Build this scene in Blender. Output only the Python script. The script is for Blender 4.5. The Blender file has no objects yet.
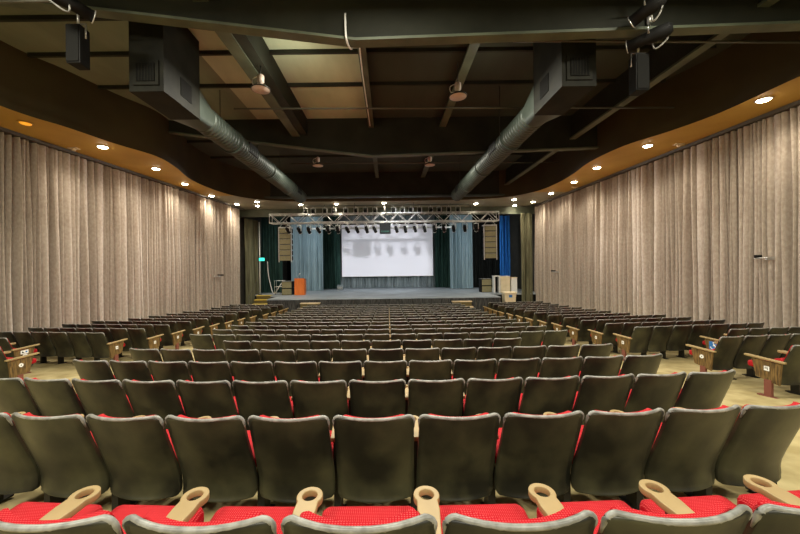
import bpy, bmesh, math, random
from mathutils import Vector, Matrix
random.seed(7)
sc = bpy.context.scene
COL = sc.collection
EYE = 2.95
PITCH = 0.563
R = math.radians

# ------------------------------------------------------------------ materials
def new_mat(name, base=(0.5, 0.5, 0.5), rough=0.6, metal=0.0, spec=0.5):
    m = bpy.data.materials.new(name)
    m.use_nodes = True
    nt = m.node_tree
    b = nt.nodes['Principled BSDF']
    b.inputs['Base Color'].default_value = (*base, 1)
    b.inputs['Roughness'].default_value = rough
    b.inputs['Metallic'].default_value = metal
    b.inputs['Specular IOR Level'].default_value = spec
    return m, nt, b

def noise_mat(name, c1, c2, scale=5, rough=0.6, metal=0.0, detail=4, stretch=(1, 1, 1), bump=0.0,
              lo=0.35, hi=0.65, spec=0.5, rand=False, dist=0.0):
    m, nt, b = new_mat(name, c1, rough, metal, spec)
    N, L = nt.nodes, nt.links
    tc = N.new('ShaderNodeTexCoord')
    mp = N.new('ShaderNodeMapping')
    mp.inputs['Scale'].default_value = stretch
    L.new(tc.outputs['Object'], mp.inputs['Vector'])
    src = mp.outputs['Vector']
    if rand:
        oi = N.new('ShaderNodeObjectInfo')
        ad = N.new('ShaderNodeVectorMath'); ad.operation = 'ADD'
        sc_ = N.new('ShaderNodeMath'); sc_.operation = 'MULTIPLY'; sc_.inputs[1].default_value = 37.0
        L.new(oi.outputs['Random'], sc_.inputs[0])
        L.new(src, ad.inputs[0]); L.new(sc_.outputs[0], ad.inputs[1])
        src = ad.outputs[0]
    n = N.new('ShaderNodeTexNoise')
    n.inputs['Scale'].default_value = scale
    n.inputs['Detail'].default_value = detail
    n.inputs['Distortion'].default_value = dist
    L.new(src, n.inputs['Vector'])
    r = N.new('ShaderNodeValToRGB')
    r.color_ramp.elements[0].position = lo; r.color_ramp.elements[0].color = (*c1, 1)
    r.color_ramp.elements[1].position = hi; r.color_ramp.elements[1].color = (*c2, 1)
    L.new(n.outputs['Fac'], r.inputs['Fac'])
    L.new(r.outputs['Color'], b.inputs['Base Color'])
    if bump:
        bp = N.new('ShaderNodeBump'); bp.inputs['Strength'].default_value = bump; bp.inputs['Distance'].default_value = 0.02
        L.new(n.outputs['Fac'], bp.inputs['Height']); L.new(bp.outputs['Normal'], b.inputs['Normal'])
    return m

def emit_mat(name, col, strength):
    m, nt, b = new_mat(name, col, 0.5)
    b.inputs['Emission Color'].default_value = (*col, 1)
    b.inputs['Emission Strength'].default_value = strength
    return m

def red_mat():
    m, nt, b = new_mat('red_upholstery', (0.62, 0.008, 0.02), 0.75)
    N, L = nt.nodes, nt.links
    tc = N.new('ShaderNodeTexCoord')
    v = N.new('ShaderNodeTexVoronoi'); v.inputs['Scale'].default_value = 100; v.inputs['Randomness'].default_value = 0.0
    sx = N.new('ShaderNodeSeparateXYZ'); cx = N.new('ShaderNodeCombineXYZ'); ad = N.new('ShaderNodeMath'); ad.operation = 'ADD'
    L.new(tc.outputs['Object'], sx.inputs[0]); L.new(sx.outputs['X'], cx.inputs['X']); L.new(sx.outputs['Y'], ad.inputs[0]); L.new(sx.outputs['Z'], ad.inputs[1]); L.new(ad.outputs[0], cx.inputs['Y'])
    v.voronoi_dimensions = '2D'
    L.new(cx.outputs[0], v.inputs['Vector'])
    r = N.new('ShaderNodeValToRGB')
    r.color_ramp.elements[0].position = 0.22; r.color_ramp.elements[0].color = (0.58, 0.075, 0.075, 1)
    r.color_ramp.elements[1].position = 0.32; r.color_ramp.elements[1].color = (0.36, 0.0015, 0.008, 1)
    L.new(v.outputs['Distance'], r.inputs['Fac']); L.new(r.outputs['Color'], b.inputs['Base Color'])
    b.inputs['Specular IOR Level'].default_value = 0.12
    return m

M = {}
M['shell'] = noise_mat('black_shell_plastic', (0.007, 0.0075, 0.005), (0.058, 0.056, 0.027), 3.6, 0.40, detail=7, rand=True, lo=0.40, hi=0.72, stretch=(1, 1, 0.8))
M['trim'] = noise_mat('worn_grey_edging', (0.16, 0.16, 0.145), (0.32, 0.32, 0.29), 20, 0.35, rand=True)
M['red'] = red_mat()
M['tan'] = noise_mat('tan_plastic', (0.29, 0.205, 0.085), (0.35, 0.25, 0.11), 6, 0.45, rand=True)
M['leg'] = new_mat('black_steel', (0.018, 0.017, 0.014), 0.45, 0.3)[0]
M['redleg'] = new_mat('red_oxide_post', (0.18, 0.055, 0.035), 0.6)[0]
M['wood'] = noise_mat('brown_wood_panel', (0.05, 0.027, 0.007), (0.22, 0.13, 0.04), 9, 0.5, stretch=(6, 6, 0.7), rand=True, detail=6)
M['plate'] = new_mat('white_plate', (0.85, 0.84, 0.80), 0.5)[0]
M['plate_blue'] = new_mat('blue_sticker', (0.03, 0.16, 0.45), 0.5)[0]
M['ink'] = new_mat('dark_ink', (0.02, 0.02, 0.025), 0.6)[0]
M['curtain'] = noise_mat('beige_velour', (0.345, 0.295, 0.24), (0.43, 0.375, 0.31), 14, 0.95, stretch=(1, 1, 0.7), detail=8, bump=0.05, spec=0.1)
M['olive_drape'] = noise_mat('olive_drape', (0.085, 0.085, 0.05), (0.17, 0.165, 0.10), 2, 0.95, stretch=(2, 2, 0.3), spec=0.1)
M['blue_grey'] = noise_mat('blue_grey_drape', (0.19, 0.27, 0.30), (0.25, 0.34, 0.37), 4, 0.9, stretch=(3, 3, 0.3), spec=0.1)
M['dark_green'] = noise_mat('dark_green_drape', (0.013, 0.032, 0.026), (0.027, 0.060, 0.048), 3, 0.95, stretch=(3, 3, 0.4), spec=0.1)
M['grey_drape'] = noise_mat('grey_drape', (0.13, 0.16, 0.165), (0.20, 0.235, 0.24), 4, 0.95, stretch=(3, 3, 0.4), spec=0.1)
M['black_drape'] = noise_mat('black_drape', (0.010, 0.011, 0.010), (0.020, 0.022, 0.020), 3, 0.95, stretch=(3, 3, 0.4), spec=0.1)
M['skirt'] = noise_mat('black_skirt', (0.020, 0.020, 0.019), (0.075, 0.075, 0.07), 5, 0.9, stretch=(5, 5, 0.5), spec=0.1)
M['bright_blue'] = noise_mat('bright_blue_drape', (0.02, 0.14, 0.50), (0.04, 0.24, 0.70), 3, 0.9, stretch=(4, 4, 0.4), spec=0.1)
M['floor'] = noise_mat('tan_floor', (0.32, 0.25, 0.10), (0.50, 0.41, 0.20), 3, 0.8, detail=8)
M['stage'] = noise_mat('stage_floor', (0.22, 0.255, 0.28), (0.36, 0.40, 0.43), 1.5, 0.55, detail=8, stretch=(0.6, 2.2, 1))
M['wall'] = noise_mat('dark_wall', (0.035, 0.033, 0.026), (0.05, 0.047, 0.036), 2, 0.9)
M['black_wall'] = new_mat('black_wall', (0.010, 0.010, 0.009), 0.95, 0, 0.1)[0]
M['deck'] = noise_mat('roof_deck_dark', (0.024, 0.030, 0.020), (0.040, 0.048, 0.033), 0.7, 0.9, stretch=(1, 0.3, 1), detail=5)
M['deck_uplit'] = noise_mat('roof_deck_uplit', (0.33, 0.38, 0.25), (0.48, 0.54, 0.37), 0.9, 0.9, stretch=(1, 0.4, 1), detail=5)
M['beam'] = noise_mat('beam_paint', (0.015, 0.016, 0.010), (0.024, 0.026, 0.017), 1.2, 0.7, detail=5, spec=0.25)
M['flange'] = noise_mat('flange_paint', (0.055, 0.066, 0.040), (0.095, 0.112, 0.070), 1.5, 0.6, detail=6)
M['fascia'] = noise_mat('brown_fascia', (0.036, 0.027, 0.006), (0.050, 0.037, 0.009), 0.8, 0.8)
M['soffit'] = noise_mat('ochre_soffit', (0.42, 0.255, 0.035), (0.50, 0.31, 0.05), 0.8, 0.7)
M['duct'] = noise_mat('galvanised_duct', (0.034, 0.046, 0.035), (0.060, 0.075, 0.058), 2, 0.5, 0.25, detail=5)
M['duct_box'] = noise_mat('painted_duct', (0.009, 0.009, 0.006), (0.018, 0.018, 0.012), 2.5, 0.7, 0, detail=5, spec=0.15)
M['black'] = noise_mat('matt_black', (0.006, 0.006, 0.0055), (0.011, 0.011, 0.010), 6, 0.65, spec=0.12)
M['pipe'] = new_mat('grey_pipe', (0.075, 0.072, 0.05), 0.5, 0.3)[0]
M['chrome'] = noise_mat('bare_metal', (0.45, 0.45, 0.43), (0.65, 0.65, 0.62), 8, 0.35, 0.7)
M['truss'] = noise_mat('aluminium_truss', (0.42, 0.43, 0.40), (0.62, 0.63, 0.60), 6, 0.4, 0.6)
M['white'] = new_mat('white_paint', (0.72, 0.72, 0.68), 0.5)[0]
M['cream'] = noise_mat('cream_paint', (0.62, 0.53, 0.34), (0.70, 0.61, 0.42), 3, 0.55)
M['yellow'] = noise_mat('yellow_step', (0.55, 0.40, 0.06), (0.70, 0.52, 0.10), 4, 0.6)
M['darkstep'] = new_mat('dark_riser', (0.10, 0.075, 0.02), 0.8)[0]
M['orange'] = noise_mat('orange_veneer', (0.62, 0.135, 0.015), (0.74, 0.19, 0.03), 3, 0.45, stretch=(6, 6, 0.5))
M['olive_box'] = noise_mat('olive_speaker_front', (0.16, 0.145, 0.07), (0.22, 0.20, 0.105), 30, 0.7)
M['tread'] = noise_mat('pale_tread', (0.52, 0.40, 0.24), (0.62, 0.50, 0.32), 4, 0.6)
M['screen'] = new_mat('projection_screen', (0.80, 0.79, 0.84), 0.8, 0, 0.2)[0]
M['lamp_on'] = emit_mat('downlight_lit', (1.0, 0.86, 0.66), 55)
M['lamp_face'] = new_mat('pale_lamp_face', (0.50, 0.40, 0.34), 0.5)[0]
M['amber'] = emit_mat('amber_glow', (1.0, 0.42, 0.03), 0.7)
M['exit'] = emit_mat('exit_glow', (0.05, 0.75, 0.58), 1.3)
M['lens'] = new_mat('lens_glass', (0.05, 0.06, 0.07), 0.1)[0]
M['track'] = new_mat('curtain_track', (0.07, 0.062, 0.045), 0.6)[0]

# ------------------------------------------------------------------ mesh helpers
class MB:
    def __init__(s):
        s.bm = bmesh.new(); s.mats = []
    def mi(s, m):
        if m is None: return 0
        if m not in s.mats: s.mats.append(m)
        return s.mats.index(m)
    def box(s, x0, x1, y0, y1, z0, z1, m=None):
        i = s.mi(m)
        v = [s.bm.verts.new(p) for p in ((x0, y0, z0), (x1, y0, z0), (x1, y1, z0), (x0, y1, z0), (x0, y0, z1), (x1, y0, z1), (x1, y1, z1), (x0, y1, z1))]
        for q in ((3, 2, 1, 0), (4, 5, 6, 7), (0, 1, 5, 4), (1, 2, 6, 5), (2, 3, 7, 6), (3, 0, 4, 7)):
            f = s.bm.faces.new([v[k] for k in q]); f.material_index = i
        return s
    def prism(s, pts, axis, a, b, m=None):
        """extrude a 2-D outline along an axis: 'x' takes (y,z), 'y' takes (x,z), 'z' takes (x,y)"""
        i = s.mi(m)
        def mk(p, t):
            return {'x': (t, p[0], p[1]), 'y': (p[0], t, p[1]), 'z': (p[0], p[1], t)}[axis]
        A = [s.bm.verts.new(mk(p, a)) for p in pts]; B = [s.bm.verts.new(mk(p, b)) for p in pts]
        n = len(pts); fs = [s.bm.faces.new(A), s.bm.faces.new(B[::-1])]
        for k in range(n):
            fs.append(s.bm.faces.new((A[k], B[k], B[(k + 1) % n], A[(k + 1) % n])))
        for f in fs: f.material_index = i
        return s
    def tube(s, pts, r, n=8, m=None, caps=True):
        i = s.mi(m); pts = [Vector(p) for p in pts]; rings = []
        rr = r if isinstance(r, (list, tuple)) else [r] * len(pts)
        for k, p in enumerate(pts):
            d = (pts[min(k + 1, len(pts) - 1)] - pts[max(k - 1, 0)]).normalized()
            up = Vector((0, 0, 1)) if abs(d.z) < 0.9 else Vector((1, 0, 0))
            a = d.cross(up).normalized(); b = d.cross(a)
            rings.append([s.bm.verts.new(p + (a * math.cos(t) + b * math.sin(t)) * rr[k]) for t in [2 * math.pi * j / n for j in range(n)]])
        for k in range(len(rings) - 1):
            for j in range(n):
                f = s.bm.faces.new((rings[k][j], rings[k][(j + 1) % n], rings[k + 1][(j + 1) % n], rings[k + 1][j])); f.material_index = i; f.smooth = True
        if caps:
            for rg in (rings[0], rings[-1]):
                f = s.bm.faces.new(rg); f.material_index = i
        return s
    def loft(s, rings, m=None, smooth=True, capa=True, capb=True):
        i = s.mi(m); V = [[s.bm.verts.new(p) for p in rg] for rg in rings]; n = len(V[0])
        for k in range(len(V) - 1):
            for j in range(n):
                f = s.bm.faces.new((V[k][j], V[k][(j + 1) % n], V[k + 1][(j + 1) % n], V[k + 1][j])); f.material_index = i; f.smooth = smooth
        for c, rg in ((capa, V[0]), (capb, V[-1])):
            if c:
                f = s.bm.faces.new(rg); f.material_index = i; f.smooth = smooth
        return s
    def lathe(s, prof, c=(0, 0, 0), n=20, m=None):
        cx, cy, cz = c
        return s.loft([[(cx + r * math.cos(2 * math.pi * j / n), cy + r * math.sin(2 * math.pi * j / n), cz + z) for j in range(n)] for r, z in prof], m)
    def grid(s, fn, nu, nv, m=None, smooth=True):
        i = s.mi(m); V = [[s.bm.verts.new(fn(a / nu, b / nv)) for a in range(nu + 1)] for b in range(nv + 1)]
        for b in range(nv):
            for a in range(nu):
                f = s.bm.faces.new((V[b][a], V[b][a + 1], V[b + 1][a + 1], V[b + 1][a])); f.material_index = i; f.smooth = smooth
        return s
    def xf(s, mat):
        bmesh.ops.transform(s.bm, matrix=mat, verts=s.bm.verts); return s
    def mesh(s, name, m=None):
        bmesh.ops.recalc_face_normals(s.bm, faces=s.bm.faces)
        me = bpy.data.meshes.new(name); s.bm.to_mesh(me); s.bm.free()
        for k in ([m] if m is not None else s.mats): me.materials.append(k)
        return me
    def build(s, name, m=None, parent=None, loc=None):
        return link(name, s.mesh(name, m), parent, loc)

def link(name, data, parent=None, loc=None):
    o = bpy.data.objects.new(name, data); COL.objects.link(o)
    if parent: o.parent = parent
    if loc: o.location = loc
    return o
def tag(o, label=None, cat=None, group=None, kind=None):
    if label: o['label'] = label
    if cat: o['category'] = cat
    if group: o['group'] = group
    if kind: o['kind'] = kind
    return o
def thing(name, label, cat, loc=(0, 0, 0), rz=0, group=None):
    o = link(name, None, None, loc); o.rotation_euler = (0, 0, rz); o.empty_display_size = 0.1
    return tag(o, label, cat, group)
def struct(name, mb, m=None):
    return tag(mb.build(name, m), kind='structure')
def bevel(o, w, seg=2):
    md = o.modifiers.new('bevel', 'BEVEL'); md.width = w; md.segments = seg; md.limit_method = 'ANGLE'; md.angle_limit = R(40); return o
def rrect(w, h, r, n=6):
    """rounded rectangle outline centred on 0"""
    out = []
    for cx, cy, a0 in ((w / 2 - r, h / 2 - r, 0), (-w / 2 + r, h / 2 - r, 90), (-w / 2 + r, -h / 2 + r, 180), (w / 2 - r, -h / 2 + r, 270)):
        for k in range(n + 1):
            a = R(a0 + 90 * k / n); out.append((cx + r * math.cos(a), cy + r * math.sin(a)))
    return out
def catmull(pts, sub=6):
    out = []
    for i in range(len(pts) - 1):
        p0, p1, p2, p3 = (pts[max(i - 1, 0)], pts[i], pts[i + 1], pts[min(i + 2, len(pts) - 1)])
        for k in range(sub):
            t = k / sub
            out.append(tuple(0.5 * (2 * p1[d] + (p2[d] - p0[d]) * t + (2 * p0[d] - 5 * p1[d] + 4 * p2[d] - p3[d]) * t * t + (3 * p1[d] - p0[d] - 3 * p2[d] + p3[d]) * t ** 3) for d in range(len(p1))))
    out.append(tuple(pts[-1])); return out
def ordn(n):
    return f"{n}{'th' if 10 <= n % 100 <= 20 else {1: 'st', 2: 'nd', 3: 'rd'}.get(n % 10, 'th')}"

# ------------------------------------------------------------------ the raked floor and the shell of the room
def floor_z(y):
    y = min(y, 24.4)
    return 1.365 - 0.115 * y + 0.00235 * y * y
def left_x(y):  return -11.59 + 0.085 * y       # line of the left curtain
def right_x(y): return 10.60 - 0.029 * y        # line of the right curtain

f = MB(); f.grid(lambda u, v: (-13 + 25.5 * u, -4.5 + 36.5 * v, floor_z(-4.5 + 36.5 * v)), 20, 60)
struct('floor', f, M['floor'])
w = MB(); w.prism([(left_x(-4.5) - .5, -4.5), (left_x(32) - .5, 32), (left_x(32) - .8, 32), (left_x(-4.5) - .8, -4.5)], 'z', -0.2, 9.8); struct('wall_left', w, M['wall'])
w = MB(); w.prism([(right_x(-4.5) + .5, -4.5), (right_x(32) + .5, 32), (right_x(32) + .8, 32), (right_x(-4.5) + .8, -4.5)], 'z', -0.2, 9.8); struct('wall_right', w, M['wall'])
w = MB(); w.box(-13, 12.5, -4.7, -4.5, 0, 9.8); struct('wall_back', w, M['wall'])
w = MB(); w.box(-13, 12.5, 31.2, 31.4, -0.2, 9.8); struct('wall_stage', w, M['black_wall'])

# ceiling deck: paler colour in the left bays stands in for light from below
def deck_z(x): return EYE + 5.62
d = MB()
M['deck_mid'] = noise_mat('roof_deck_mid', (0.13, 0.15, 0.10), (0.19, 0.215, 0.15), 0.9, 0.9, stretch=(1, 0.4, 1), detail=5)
for x0, x1, y0, y1, m in ((-13, -4.85, -4.7, 12.6, 'deck_mid'), (-4.85, -0.5, -4.7, 12.6, 'deck_uplit'), (-0.5, 12.5, -4.7, 12.6, 'deck'), (-13, -0.5, 12.6, 32, 'deck'), (-0.5, 12.5, 12.6, 32, 'deck')):
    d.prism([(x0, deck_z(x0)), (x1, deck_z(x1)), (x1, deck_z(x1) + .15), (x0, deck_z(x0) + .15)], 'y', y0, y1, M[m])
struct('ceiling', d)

def beam_h(x): return EYE + 4.15 + (0.130 * (-0.55 - x) if x < -0.55 else 0.026 * (x + 0.55))
def roof_beam(y, n):
    xs = [-11.2, -8, -4, -0.55, 4, 8, 10.2]
    b = MB()
    for a, c in zip(xs[:-1], xs[1:]):
        za, zc = beam_h(a), beam_h(c)
        b.prism([(a, za), (c, zc), (c, zc + .05), (a, za + .05)], 'y', y, y + .22, M['flange'])
        ta, tc_ = min(deck_z(a), deck_z(a)), deck_z(c)
        b.prism([(a, za + .05), (c, zc + .05), (c, tc_), (a, ta)], 'y', y + .08, y + .14, M['beam'])
    o = struct('beam', b); return o
for n, y in enumerate((-1.2, 6.08, 12.46)): roof_beam(y, n)
b = MB()
b.box(-9.2, 8.6, 19.55, 19.9, EYE + 4.13, EYE + 4.22, M['duct']); b.box(-9.2, 8.6, 19.7, 19.76, EYE + 4.2, EYE + 5.7, M['beam'])
struct('beam', b)
# lengthwise purlins under the deck and the deep girder at the left
for x, wd, h0 in ((-0.57, .2, 5.25), (2.12, .24, 5.25), (7.0, .22, 4.72)):
    for y0, y1 in ((-4.4, 6.2), (6.3, 12.58), (12.7, 19.6)):
        p = MB(); p.box(x - wd / 2, x + wd / 2, y0, y1, EYE + h0, EYE + h0 + .06, M['flange']); p.box(x - .03, x + .03, y0, y1, EYE + h0 + .06, deck_z(x) + .05, M['beam'])
        struct('beam', p)
for y0, y1 in ((-4.4, 6.2), (6.3, 12.58)):
    p = MB(); p.box(-3.55, -3.25, y0, y1, EYE + 4.95, EYE + 5.02, M['flange']); p.box(-3.25, -2.98, y0, y1, EYE + 4.99, deck_z(-3.2) + .1, M['beam']); struct('beam', p)
# crosswise purlins, thin dark ones on the deck
for y in (7.3, 8.55, 10.1, 14.5, 16.6):
    p = MB()
    for x0, x1 in ((-9.2, -0.6), (-0.6, 8.5)):
        p.prism([(x0, deck_z(x0) - .10), (x1, deck_z(x1) - .10), (x1, deck_z(x1) + .05), (x0, deck_z(x0) + .05)], 'y', y, y + .07, M['beam'])
    struct('beam', p)

# ochre soffit that waves along both side walls and across the front
edge = catmull([(-9.75, -4.4), (-9.7, 0), (-9.6, 4), (-9.36, 8), (-8.95, 9.3), (-8.6, 10.6), (-8.15, 11.8), (-8.3, 13.1), (-8.75, 14.8), (-8.8, 16.5), (-8.4, 18.3), (-7.2, 19.55), (-5, 20.15), (0, 20.3), (4.8, 20.15),
                (7, 19.5), (8.1, 18.1), (8.35, 16.5), (8.25, 14.8), (7.95, 13.0), (8.07, 11.3), (8.6, 10.1), (8.93, 8.9), (8.96, 7.2), (9.1, 4), (9.2, 0), (9.25, -4.4)], 6)
HS = EYE + 4.02
s_ = MB()
M['front_soffit'] = noise_mat('beige_soffit', (0.27, 0.25, 0.165), (0.34, 0.315, 0.21), 0.8, 0.7)
i0 = s_.mi(M['soffit']); i2 = s_.mi(M['front_soffit']); i1 = s_.mi(M['fascia'])
outer = []
for k, (x, y) in enumerate(edge):
    if y <= 22.4 and x < 0 and k < len(edge) // 2 and x < -7.2: outer.append((left_x(y) - .49, y))
    elif x > 7.0: outer.append((right_x(y) + .49, y))
    else: outer.append((x * 1.35, 22.6))
vi = [s_.bm.verts.new((x, y, HS)) for x, y in edge]; vo = [s_.bm.verts.new((x, y, HS)) for x, y in outer]
vt = [s_.bm.verts.new((x, y, EYE + 5.70)) for x, y in edge]
vi2 = [s_.bm.verts.new((x, y, HS)) for x, y in edge]
for k in range(len(edge) - 1):
    q = s_.bm.faces.new((vi[k], vi[k + 1], vo[k + 1], vo[k])); q.material_index = i0 if min(edge[k][1], edge[k + 1][1]) < 18.25 else i2
    q = s_.bm.faces.new((vi2[k], vi2[k + 1], vt[k + 1], vt[k])); q.material_index = i1; q.smooth = True
struct('ceiling_soffit', s_)
p = MB(); p.box(-10.2, 10.4, 22.6, 22.75, EYE + 3.5, EYE + 5.8, M['flange']); struct('beam', p)   # proscenium header

# ------------------------------------------------------------------ stage
ST = EYE - 1.86
p = MB(); p.box(-7.3, 6.75, 20.0, 23.8, ST - .09, ST); p.box(-10.2, 10.4, 23.8, 31.2, ST - .09, ST); p.box(6.75, 10.4, 22.3, 23.8, ST - .09, ST); p.box(-8.0, -7.3, 22.6, 23.8, ST - .09, ST)
struct('floor_stage', p, M['stage'])
p = MB(); p.box(-9.9, -8.0, 23.8, 23.85, -.2, ST - .09); p.box(-8.0, -7.95, 22.65, 23.8, -.2, ST - .09); p.box(6.8, 10.2, 22.4, 22.45, -.2, ST - .09); struct('wall_stage_front', p, M['black_wall'])

def pleats(path, z0, z1, amp, wl, seed, nv=10, wob=0.6, step=0.03, flare=1.0, face=1):
    """hanging cloth: a pleated sheet along a ground path"""
    rnd = random.Random(seed); P = [Vector((x, y, 0)) for x, y in path]
    L = [0.0]
    for a, c in zip(P[:-1], P[1:]): L.append(L[-1] + (c - a).length)
    tot = L[-1]; n = max(6, int(tot / step))
    ph = []; t = rnd.random() * 6
    for k in range(n + 1):
        t += 2 * math.pi * step / wl * (0.65 + 0.7 * (0.5 + 0.5 * math.sin(k * step * 1.7 + seed)) * (0.7 + 0.6 * rnd.random())); ph.append(t)
    def pos(s):
        for k in range(len(P) - 1):
            if s <= L[k + 1] or k == len(P) - 2:
                d = (P[k + 1] - P[k]); u = (s - L[k]) / max(d.length, 1e-6); d.normalize()
                return P[k] + (P[k + 1] - P[k]) * u, Vector((-d.y, d.x, 0))
    zf = (lambda x, y: z0(x, y)) if callable(z0) else (lambda x, y: z0)
    def fn(u, v):
        k = min(n, int(round(u * n))); p_, nn = pos(u * tot)
        a = amp * (0.55 + 0.45 * math.sin(ph[k] * 0.13 + seed)) * (0.75 + 0.25 * v * flare)
        sft = wob * math.sin(v * 2.3 + ph[k] * 0.21 + seed) * v
        off = 2.0 * abs(math.sin(0.5 * (ph[k] + sft))) ** 0.7 - 1.0 + 0.5 * math.sin(1.37 * ph[k] + 1.2 * v + seed)
        q = p_ + nn * (a * off * face)
        zb = zf(p_.x, p_.y)
        return (q.x, q.y, z1 + (zb - z1) * v)
    g = MB(); g.grid(fn, n, nv); return g

sk = pleats([(-7.25, 22.6), (-7.25, 19.95), (6.7, 19.95), (6.7, 22.3)], 0.0, ST - .05, 0.035, 0.22, 3, nv=3)
tag(sk.build('stage_skirt', M['skirt']), 'black gathered skirt along the stage front', 'stage skirt')

def folds(path_fn, y0, y1, z_bot, z_top, seed, face, deep=1.0):
    """heavy velour: rounded folds of uneven width parted by narrow deep creases"""
    rnd = random.Random(seed); n0 = [y0]
    while n0[-1] < y1 - .12: n0.append(n0[-1] + rnd.choice((.08, .10, .12, .14, .16, .20, .26)) * rnd.uniform(.8, 1.2))
    n0[-1] = y1
    n = len(n0); dep = [rnd.choice((.08, .14, .22, .30, .38, .42)) for _ in n0]; vw = [(d_ * rnd.uniform(.30, .62)) * .5 for d_ in dep]; bul = [rnd.uniform(.04, .13) for _ in n0]
    lean = [rnd.uniform(-.05, .05) for _ in n0]; ph = [rnd.uniform(0, 6) for _ in n0]; tilt = [rnd.uniform(-.14, .14) for _ in n0]
    lean[0] = lean[-1] = 0
    dep = [d_ * deep for d_ in dep]; bul = [b_ * deep for b_ in bul]; tilt = [t_ * deep for t_ in tilt]
    T = (0, .09, .18, .32, .5, .68, .82, .91)
    nv = 14
    def crease(k, v): return n0[k] + (lean[k] * v + .012 * math.sin(4 * v + ph[k]) if 0 < k < n - 1 else 0)
    g = MB(); bm = g.bm; rows = []
    for q in range(nv + 1):
        v = q / nv; row = []
        for k in range(n - 1):
            a, c = crease(k, v), crease(k + 1, v)
            a2, c2 = a + vw[k] * (.7 + .4 * math.sin(4 * v + ph[k])), c - vw[k + 1] * (.7 + .4 * math.sin(4 * v + ph[k + 1]))
            if c2 - a2 < .03: a2, c2 = (a2 + c2) / 2 - .015, (a2 + c2) / 2 + .015
            for t in ((-1, -.5) + T if k < n - 2 else (-1, -.5) + T + (1, 2)):
                y = a2 + (c2 - a2) * t if t >= 0 else (a if t == -1 else a + (a2 - a) * .8)
                if t == -1: off = -dep[k] * (.8 + .3 * math.sin(3 * v + ph[k]))
                elif t == -.5: off = -dep[k] * .7
                elif t == 2: y = c; off = -.05
                else: off = bul[k] * (.55 + .45 * v) * math.sin(math.pi * t) ** .6 + tilt[k] * (t - .5) + .012 * math.sin(5 * v + ph[k])
                x = path_fn(y) + face * off
                row.append(bm.verts.new((x, y, z_top + (z_bot(x, y) - z_top) * v)))
        rows.append(row)
    for A, B in zip(rows[:-1], rows[1:]):
        for j in range(len(A) - 1):
            f = bm.faces.new((A[j], A[j + 1], B[j + 1], B[j])); f.smooth = True
    return g

# side wall curtains, in panels
def side_curtain(name, fx, spans, side, labels):
    for k, ((y0, y1), lab) in enumerate(zip(spans, labels)):
        g = folds(fx, y0, y1, lambda x, y: floor_z(y) + 0.06, HS - .115, 11 * k + (3 if side == 'left' else 40), 1 if side == 'left' else -1)
        tag(g.build(name, M['curtain']), lab, 'curtain', 'beige curtains on the side walls')
side_curtain('curtain', left_x, ((-1.5, 12.0), (12.0, 16.0), (16.0, 18.7), (18.7, 21.9)), 'left',
             ('tall beige pleated curtain at left edge, the widest left curtain', 'tall beige pleated curtain second along the left wall', 'tall beige pleated curtain third along the left wall', 'tall beige pleated curtain on the left wall nearest the stage'))
side_curtain('curtain', right_x, ((-1.5, 10.5), (10.5, 14.3), (14.3, 18.4), (18.4, 22.5)), 'right',
             ('tall beige pleated curtain at right edge with push bar poking through', 'tall beige pleated curtain second along the right wall', 'tall beige pleated curtain third along the right wall', 'tall beige pleated curtain on the right wall nearest the stage'))
for fx, sgn, nm in ((left_x, 1, 'left'), (right_x, -1, 'right')):
    t = MB(); y0, y1 = -1.5, 22.3
    a, c = fx(y0), fx(y1)
    t.prism([(a - .14, y0), (c - .14, y1), (c + .14, y1), (a + .14, y0)], 'z', HS - .10, HS - .004)
    tag(t.build('curtain_track', M['track']), f'dark curtain track above the {nm} wall curtains', 'curtain track')
# door push bars showing between folds
def push_bar(x, y, z, lab, s=1.0):
    t = thing('push_bar', lab, 'push bar', (x, y, z), 0, None)
    q = MB(); q.tube([(0, -.28 * s, 0), (0, .28 * s, 0)], .018, 8); q.build('bar', M['chrome'], t)
    q = MB(); q.box(-.04, .30, .17 * s, .23 * s, .01, .09); q.build('latch_box', M['black'], t)
    q = MB(); q.box(-.01, .30, -.26 * s, -.18 * s, -.05, .03); q.build('bracket', M['chrome'], t)
push_bar(right_x(9.3) - .25, 9.0, EYE + .12, 'chrome door push bar poking through the right curtain', .6)
push_bar(right_x(19.7) - .25, 19.7, EYE - .4, 'small chrome push bar on right curtain nearest the stage')
push_bar(left_x(18.9) + .25, 18.9, EYE - .4, 'small chrome push bar on left curtain nearest the stage')

# stage drapes
def drape(name, path, z1, mat, lab, amp=.06, wl=.3, seed=1, z0=None):
    p0, p1 = Vector((*path[0], 0)), Vector((*path[-1], 0)); d_ = p1 - p0
    zb = ST + .02 if z0 is None else z0
    g = folds(lambda q: 0.0, 0.0, d_.length, lambda x, y: zb, z1, seed, 1, .62)
    if p1.x < p0.x: p0, d_ = p1, -d_
    g.xf(Matrix.Translation(p0) @ Matrix.Rotation(math.atan2(d_.y, d_.x) - math.pi / 2, 4, 'Z'))
    tag(g.build(name, mat), lab, 'drape')
drape('stage_drape', [(-7.85, 26.9), (-5.25, 26.9)], EYE + 4.6, M['blue_grey'], 'blue-grey stage drape left of the screen behind the lectern', seed=5)
drape('stage_drape', [(5.15, 27.4), (7.0, 27.4)], EYE + 4.6, M['blue_grey'], 'blue-grey stage drape right of the screen', seed=6)
drape('stage_drape', [(-5.9, 29.0), (-4.16, 29.0)], EYE + 4.6, M['dark_green'], 'dark green drape directly left of the screen', seed=7, amp=.04)
drape('stage_drape', [(4.12, 29.0), (5.7, 29.0)], EYE + 4.6, M['dark_green'], 'dark green drape directly right of the screen', seed=8, amp=.04)
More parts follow.
